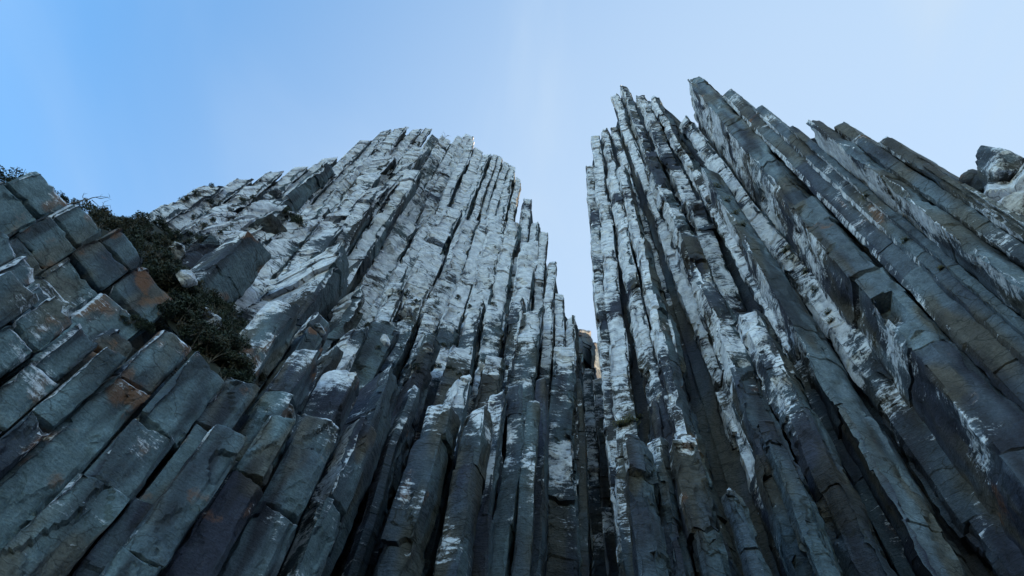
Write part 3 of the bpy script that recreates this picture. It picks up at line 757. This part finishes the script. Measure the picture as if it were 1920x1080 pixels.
# ------------------------------------------------------------------ soil gully between the buttress and the tower
rows = [((118, 388, 37), (300, 420, 62)), ((205, 448, 35.5), (345, 478, 58)), ((285, 520, 34.5), (352, 530, 53)), ((335, 580, 33), (440, 590, 51)), ((378, 655, 31), (490, 640, 46)), ((432, 715, 30), (500, 700, 41))]
nu, nv = 40, 60
lp = np.array([r[0] for r in rows], float); rp = np.array([r[1] for r in rows], float)
tt = np.linspace(0, len(rows) - 1, nv)
interp = lambda A: np.stack([np.interp(tt, np.arange(len(rows)), A[:, k]) for k in range(3)], -1)
LL, RR = interp(lp), interp(rp)
SOIL = np.zeros((nv, nu, 3))
for i in range(nv):
    for j in range(nu):
        f = j / (nu - 1); q = LL[i] * (1 - f) + RR[i] * f
        SOIL[i, j] = at(*q)
SOIL[..., 2] += 0.8 * fbm(SOIL / 3.0, 3, 8)
SOIL[:, 0, 2] -= 1.5; SOIL[:, -1, 2] -= 1.5
idx = (np.arange(nv - 1)[:, None] * nu + np.arange(nu - 1)[None]).ravel()
o = link('earth_slope', mesh_grid(SOIL.reshape(-1, 3), np.stack([idx, idx + nu, idx + nu + 1, idx + 1], -1)), M_SOIL)
tag(o, kind='structure')

# ------------------------------------------------------------------ plants
def leaf_mesh(seed, n, shape, leaf, lumps=7):
    rng = np.random.RandomState(seed)
    cen = rng.normal(0, 1, (lumps, 3)); cen /= np.linalg.norm(cen, axis=1)[:, None]; cen *= rng.uniform(0.3, 0.85, (lumps, 1)); cen[:, 2] = np.abs(cen[:, 2])
    k = rng.randint(0, lumps, n); d = rng.normal(0, 1, (n, 3)); d /= np.linalg.norm(d, axis=1)[:, None]
    p = cen[k] + d * (rng.uniform(0.2, 1, (n, 1)) ** 0.5) * rng.uniform(0.28, 0.5, lumps)[k][:, None]
    p = p * np.array(shape); p[:, 2] += 0.15
    a = rng.normal(0, 1, (n, 3)); a /= np.linalg.norm(a, axis=1)[:, None]
    b = np.cross(a, rng.normal(0, 1, (n, 3))); b /= np.linalg.norm(b, axis=1)[:, None]
    s = leaf * rng.uniform(0.6, 1.4, (n, 1))
    V = np.stack([p - a * s, p + b * s * 0.45, p + a * s, p - b * s * 0.45], 1).reshape(-1, 3)
    q = np.arange(n * 4).reshape(n, 4)
    return mesh_grid(V, q)
def stem_mesh(seed, n=6, h=0.9, r=0.035):
    rng = np.random.RandomState(seed); V = []; Q = []
    for s in range(n):
        d = np.array([rng.normal(0, .5), rng.normal(0, .5), 1.0]); d /= np.linalg.norm(d)
        pos = np.array([0, 0, -0.3]); k0 = len(V)
        for t in range(5):
            rr = r * (1 - t / 5.2)
            for c in range(4): V.append(pos + np.array([math.cos(c * 1.57), math.sin(c * 1.57), 0]) * rr)
            pos = pos + d * (h + 0.3) / 4; d = d + rng.normal(0, 0.16, 3); d /= np.linalg.norm(d)
        for t in range(4):
            for c in range(4): Q.append([k0 + t * 4 + c, k0 + t * 4 + (c + 1) % 4, k0 + t * 4 + 4 + (c + 1) % 4, k0 + t * 4 + 4 + c])
    return mesh_grid(np.array(V), np.array(Q))
LEAVES = []
for k in range(6):
    me = leaf_mesh(500 + k, 900, (1, 1, .8), 0.075); me.materials.append(M_LEAF if k < 4 else M_LEAF2); me.name = 'foliage'; LEAVES.append(me)
STEMS = []
for k in range(3):
    me = stem_mesh(600 + k); me.materials.append(M_BARK); me.name = 'stem'; STEMS.append(me)
TUFT = []
for k in range(3):
    rng = np.random.RandomState(700 + k); n = 160
    p = rng.normal(0, .3, (n, 3)) * np.array([1, 1, 0]); d = np.stack([rng.normal(0, .5, n), rng.normal(0, .5, n), np.ones(n)], -1); d /= np.linalg.norm(d, axis=1)[:, None]
    sd = np.cross(d, rng.normal(0, 1, (n, 3))); sd /= np.linalg.norm(sd, axis=1)[:, None]; ln = rng.uniform(.35, .9, (n, 1))
    V = np.stack([p - sd * .03, p + sd * .03, p + sd * .02 + d * ln * .7, p + d * ln + np.array([0, 0, -.1])], 1).reshape(-1, 3)
    me = mesh_grid(V, np.arange(n * 4).reshape(n, 4)); me.materials.append(M_GRASS); me.name = 'blades'; TUFT.append(me)
prng = random.Random(5)
def bush(pos, r, label, group=None, kind=None, cat='shrub'):
    root = empty('shrub', tuple(pos)); sc = (r, r * prng.uniform(.85, 1.15), r * prng.uniform(.75, 1.0))
    rz = prng.uniform(0, 6.28)
    lf = LEAVES[prng.randrange(4) if kind is None else kind]
    for nm, me in (('foliage', lf), ('stem', STEMS[prng.randrange(3)])):
        o = bpy.data.objects.new(nm, me); COL.objects.link(o); o.parent = root; o.scale = sc; o.rotation_euler = (0, 0, rz)
    tag(root, label, cat, group); return root
def tuft(pos, r, label, group):
    o = bpy.data.objects.new('grass_tuft', TUFT[prng.randrange(3)]); COL.objects.link(o); o.location = tuple(pos); o.scale = (r, r, r); o.rotation_euler = (0, 0, prng.uniform(0, 6.28))
    return tag(o, label, 'grass tuft', group)
for k in range(125):
    i = prng.randrange(nv); j = prng.randrange(1, nu - 1)
    bush(SOIL[i, j] + np.array([0, 0, .1]), prng.uniform(.8, 1.6), 'dark shrub in the thicket filling the gully left of the tower', 'thicket shrubs in the gully', 4 if prng.random() < .18 else None)

for k in range(60):
    i = prng.randrange(int(nv * .3), nv); j = prng.randrange(0, 7)
    bush(SOIL[i, j] + np.array([0, 0, 1.0 if j == 0 else .1]), prng.uniform(.8, 1.6), 'dark shrub in the thicket filling the gully left of the tower', 'thicket shrubs in the gully', 4 if prng.random() < .18 else None)

bpy.context.view_layer.update()
DG = bpy.context.evaluated_depsgraph_get()
def hit(px, py):
    r = ray(px, py); r = r / np.linalg.norm(r)
    ok, loc, nor, idx, ob, mx = scene.ray_cast(DG, Vector(CAM), Vector(r))
    return (np.array(loc), np.array(nor), math.sqrt(((np.array(loc) - CAM) ** 2).sum())) if ok else None
def on_rock(spots, fn):
    for (x, y, rpx) in spots:
        h = hit(x, y)
        if h is None: continue
        fn(h[0] + h[1] * 0.1, rpx * h[2] / F)
on_rock([(345, 378, 12), (365, 368, 10), (395, 352, 10), (420, 342, 8), (395, 385, 12), (455, 378, 9), (430, 396, 10), (360, 412, 9), (375, 424, 12), (395, 415, 9), (350, 440, 10), (470, 372, 8), (345, 455, 11), (410, 440, 9), (375, 455, 12), (330, 445, 12)],
        lambda p, r: bush(p, r, 'small dark shrub dotted over the pale left wing of the tower', 'shrubs on the left wing'))
for sp, lb in (((545, 412, 24), 'largest dark shrub in the hollow above the orange-stained slab'), ((562, 424, 18), 'dark shrub just right of the largest one above the orange-stained slab'), ((530, 400, 14), 'small dark shrub left of the largest one above the orange-stained slab')):
    on_rock([sp], lambda p, r: bush(p, r, lb, 'shrubs above the slab'))
on_rock([(x, y, r) for x, y, r in [(300, 588, 24), (322, 596, 24), (345, 606, 26), (362, 626, 26), (378, 645, 24), (400, 662, 26), (420, 690, 24), (262, 612, 20), (242, 604, 18), (285, 616, 22), (430, 640, 26), (455, 655, 26), (445, 690, 22), (350, 570, 24), (340, 545, 22), (225, 600, 12), (300, 480, 22), (320, 520, 22)]],
        lambda p, r: bush(p, r * 1.15, 'dark shrub at the edge of the gully beside the near blocks', 'shrubs beside the near blocks', 5 if prng.random() < .25 else None))
for x, y, r, lb in ((8, 340, 20, 'dark shrub on the skyline at the left frame edge'), (48, 338, 22, 'spiky dark shrub on top of the uppermost near-left block'), (112, 368, 18, 'dark shrub tucked behind the right end of the uppermost near-left block')):
    p = at(x, y, 36.5); bush(p - np.array([0, 0, .6]), r * np.linalg.norm(p) / F * 1.2, lb, 'skyline shrubs')
on_rock([(762, 558, 14), (778, 572, 12), (748, 552, 9), (805, 560, 8), (858, 562, 10), (880, 578, 8), (926, 574, 9), (700, 600, 12), (690, 612, 10), (815, 690, 12), (840, 694, 14), (862, 706, 12), (780, 690, 10), (888, 712, 10), (950, 692, 10), (705, 655, 9), (832, 650, 9)],
        lambda p, r: bush(p, r, 'small dark shrub on the broken ledges low on the left tower', 'shrubs on the tower ledges'))
for sp, lb in (((1168, 800, 14), 'largest green grass tuft on the ledge beside the foot of the gap'), ((1182, 792, 12), 'middle green grass tuft on the ledge beside the foot of the gap'), ((1198, 786, 9), 'smallest green grass tuft, rightmost on the ledge beside the gap')):
    on_rock([sp], lambda p, r: tuft(p, r * 1.5, lb, 'grass beside the gap'))
def bare_tree(pos, h, seed, label):
    rng = np.random.RandomState(seed); V = []; Q = []
    def limb(p, d, ln, r, lvl):
        pts = []
        for t in range(5):
            pts.append(p.copy()); p = p + d * ln / 4; d = d + rng.normal(0, .18, 3); d = d / np.linalg.norm(d)
            if lvl < 3 and t >= 1 and rng.rand() < .75:
                e = d + rng.normal(0, .6, 3); limb(p, e / np.linalg.norm(e), ln * .6, r * .6, lvl + 1)
        k0 = len(V)
        for t, q_ in enumerate(pts):
            for c in range(4): V.append(q_ + np.array([math.cos(c * 1.57), math.sin(c * 1.57), 0]) * r * (1 - .14 * t))
        for t in range(4):
            for c in range(4): Q.append([k0 + t * 4 + c, k0 + t * 4 + (c + 1) % 4, k0 + t * 4 + 4 + (c + 1) % 4, k0 + t * 4 + 4 + c])
    limb(np.zeros(3), np.array([.15, 0, 1.]) / 1.011, h * .6, h * .03, 0)
    o = link('dead_tree', mesh_grid(np.array(V), np.array(Q)), M_BARK, None, tuple(pos)); tag(o, label, 'dead tree')
bare_tree(at(128, 384, 37), 2.6, 3, 'bare twiggy dead tree on the skyline behind the near-left blocks')
bare_tree(at(830, 262, 77), 4.0, 5, 'tiny bare tree on the summit of the left tower')
on_rock([(1296, 318, 8), (1345, 352, 9), (1362, 378, 9), (1378, 402, 8), (1392, 424, 8), (1475, 472, 9), (1488, 486, 8), (1512, 512, 9), (1530, 545, 8), (1555, 588, 8), (1560, 604, 8), (1625, 370, 7), (1700, 452, 7), (1768, 505, 7)],
        lambda p, r: tuft(p, r * 1.4, 'dull olive grass tuft in a crack between the right-hand blades', 'grass in the blade cracks'))

# ------------------------------------------------------------------ boulders
def boulder(pos, r, seed, label, lichen=0.6, rust=0.3, mat=None, squash=(1, 1, .8)):
    rng = np.random.RandomState(seed)
    nu_, nv_ = 36, 22
    th = np.linspace(0, 2 * math.pi, nu_, endpoint=False); ph = np.linspace(0.03, math.pi - 0.03, nv_)
    TH, PH = np.meshgrid(th, ph); d = np.stack([np.sin(PH) * np.cos(TH), np.sin(PH) * np.sin(TH), np.cos(PH)], -1)
    pl = rng.normal(0, 1, (9, 3)); pl /= np.linalg.norm(pl, axis=1)[:, None]; off = rng.uniform(.45, .85, 9)
    rad = np.full(TH.shape, 1.08)
    for n_, o_ in zip(pl, off):
        dn = d @ n_; rad = np.where(dn > 0.05, np.minimum(rad, o_ / np.maximum(dn, 0.05)), rad)
    p = d * rad[..., None]
    p = p * (1 + 0.20 * fbm(p * 2.3 + seed, 4, seed))[..., None]
    V = (p * np.array(squash) * r).reshape(-1, 3)
    V = np.concatenate([V, [V[:nu_].mean(0)], [V[-nu_:].mean(0)]])
    i = np.arange(nu_); j = (i + 1) % nu_; rr = (np.arange(nv_ - 1) * nu_)[:, None]
    q = np.stack([rr + i, rr + nu_ + i, rr + nu_ + j, rr + j], -1).reshape(-1, 4)
    t = np.concatenate([np.stack([i, j, np.full(nu_, nu_ * nv_)], -1), np.stack([j + (nv_ - 1) * nu_, i + (nv_ - 1) * nu_, np.full(nu_, nu_ * nv_ + 1)], -1)])
    col = np.tile(np.array([lichen, 0.45, rust, .5]), (len(V), 1))
    mt = mat or M_RIGHT
    o = link('boulder', mesh_grid(V, q, t, col, tuple(pos), TS.get(mt.name, 1)), mt, None, tuple(pos), 30)
    return tag(o, label, 'boulder')
for k, (x, y, D, rpx, label) in enumerate([
    (1890, 328, 45, 56, 'largest rounded grey boulder, topmost of the pile at the far right edge'), (1842, 345, 44.5, 28, 'rounded boulder at the left end of the far right pile'),
    (1925, 345, 45, 36, 'cracked boulder at the right frame edge, middle of the pile'), (1872, 372, 44, 36, 'grey boulder low in the middle of the far right pile'), (1915, 398, 44, 34, 'pale low boulder at the foot of the far right pile')]):
    p = at(x, y, D); s_ = np.linalg.norm(p - CAM) / F
    boulder(p, rpx * s_, 800 + k, label, 0.35, 0.4, M_BLADE, (1, 1, .95))
for k, (x, y, rpx, li, ru, label) in enumerate([
    (350, 528, 19, .95, .2, 'white lichen-covered boulder standing in the dark gully scrub'), (395, 606, 17, .7, .3, 'pale-topped boulder half sunk in scrub below the white boulder'),
    (505, 425, 34, .4, .95, 'rounded boulder with an orange stain above the big tower slab'), (520, 372, 18, .7, .2, 'grey block lying on the left wing below the slanting blade'),
    (760, 590, 18, .8, .1, 'pale block on the ledge low on the left tower'), (875, 712, 16, .8, .1, 'pale block wedged above the two lower columns'), (330, 470, 14, .6, .1, 'small grey rock poking out of the upper scrub'),
    (720, 640, 14, .8, .1, 'pale angular block under the domed ledge of the left tower'), (800, 655, 12, .7, .1, 'grey block right of the domed ledge of the left tower'), (838, 672, 13, .8, .1, 'pale block in the scree above the lower columns'),
    (905, 690, 12, .7, .1, 'block perched at the right end of the scree ledge'), (925, 705, 10, .8, .1, 'small pale block at the lip of the scree ledge'), (600, 620, 14, .5, .3, 'brownish block jammed beside the near white-topped column'),
    (385, 590, 12, .9, .1, 'small white block in the scrub under the big slab')]):
    h = hit(x, y)
    if h is None: continue
    boulder(h[0], rpx * h[2] / F, 820 + k, label, li, ru, M_TOWER)
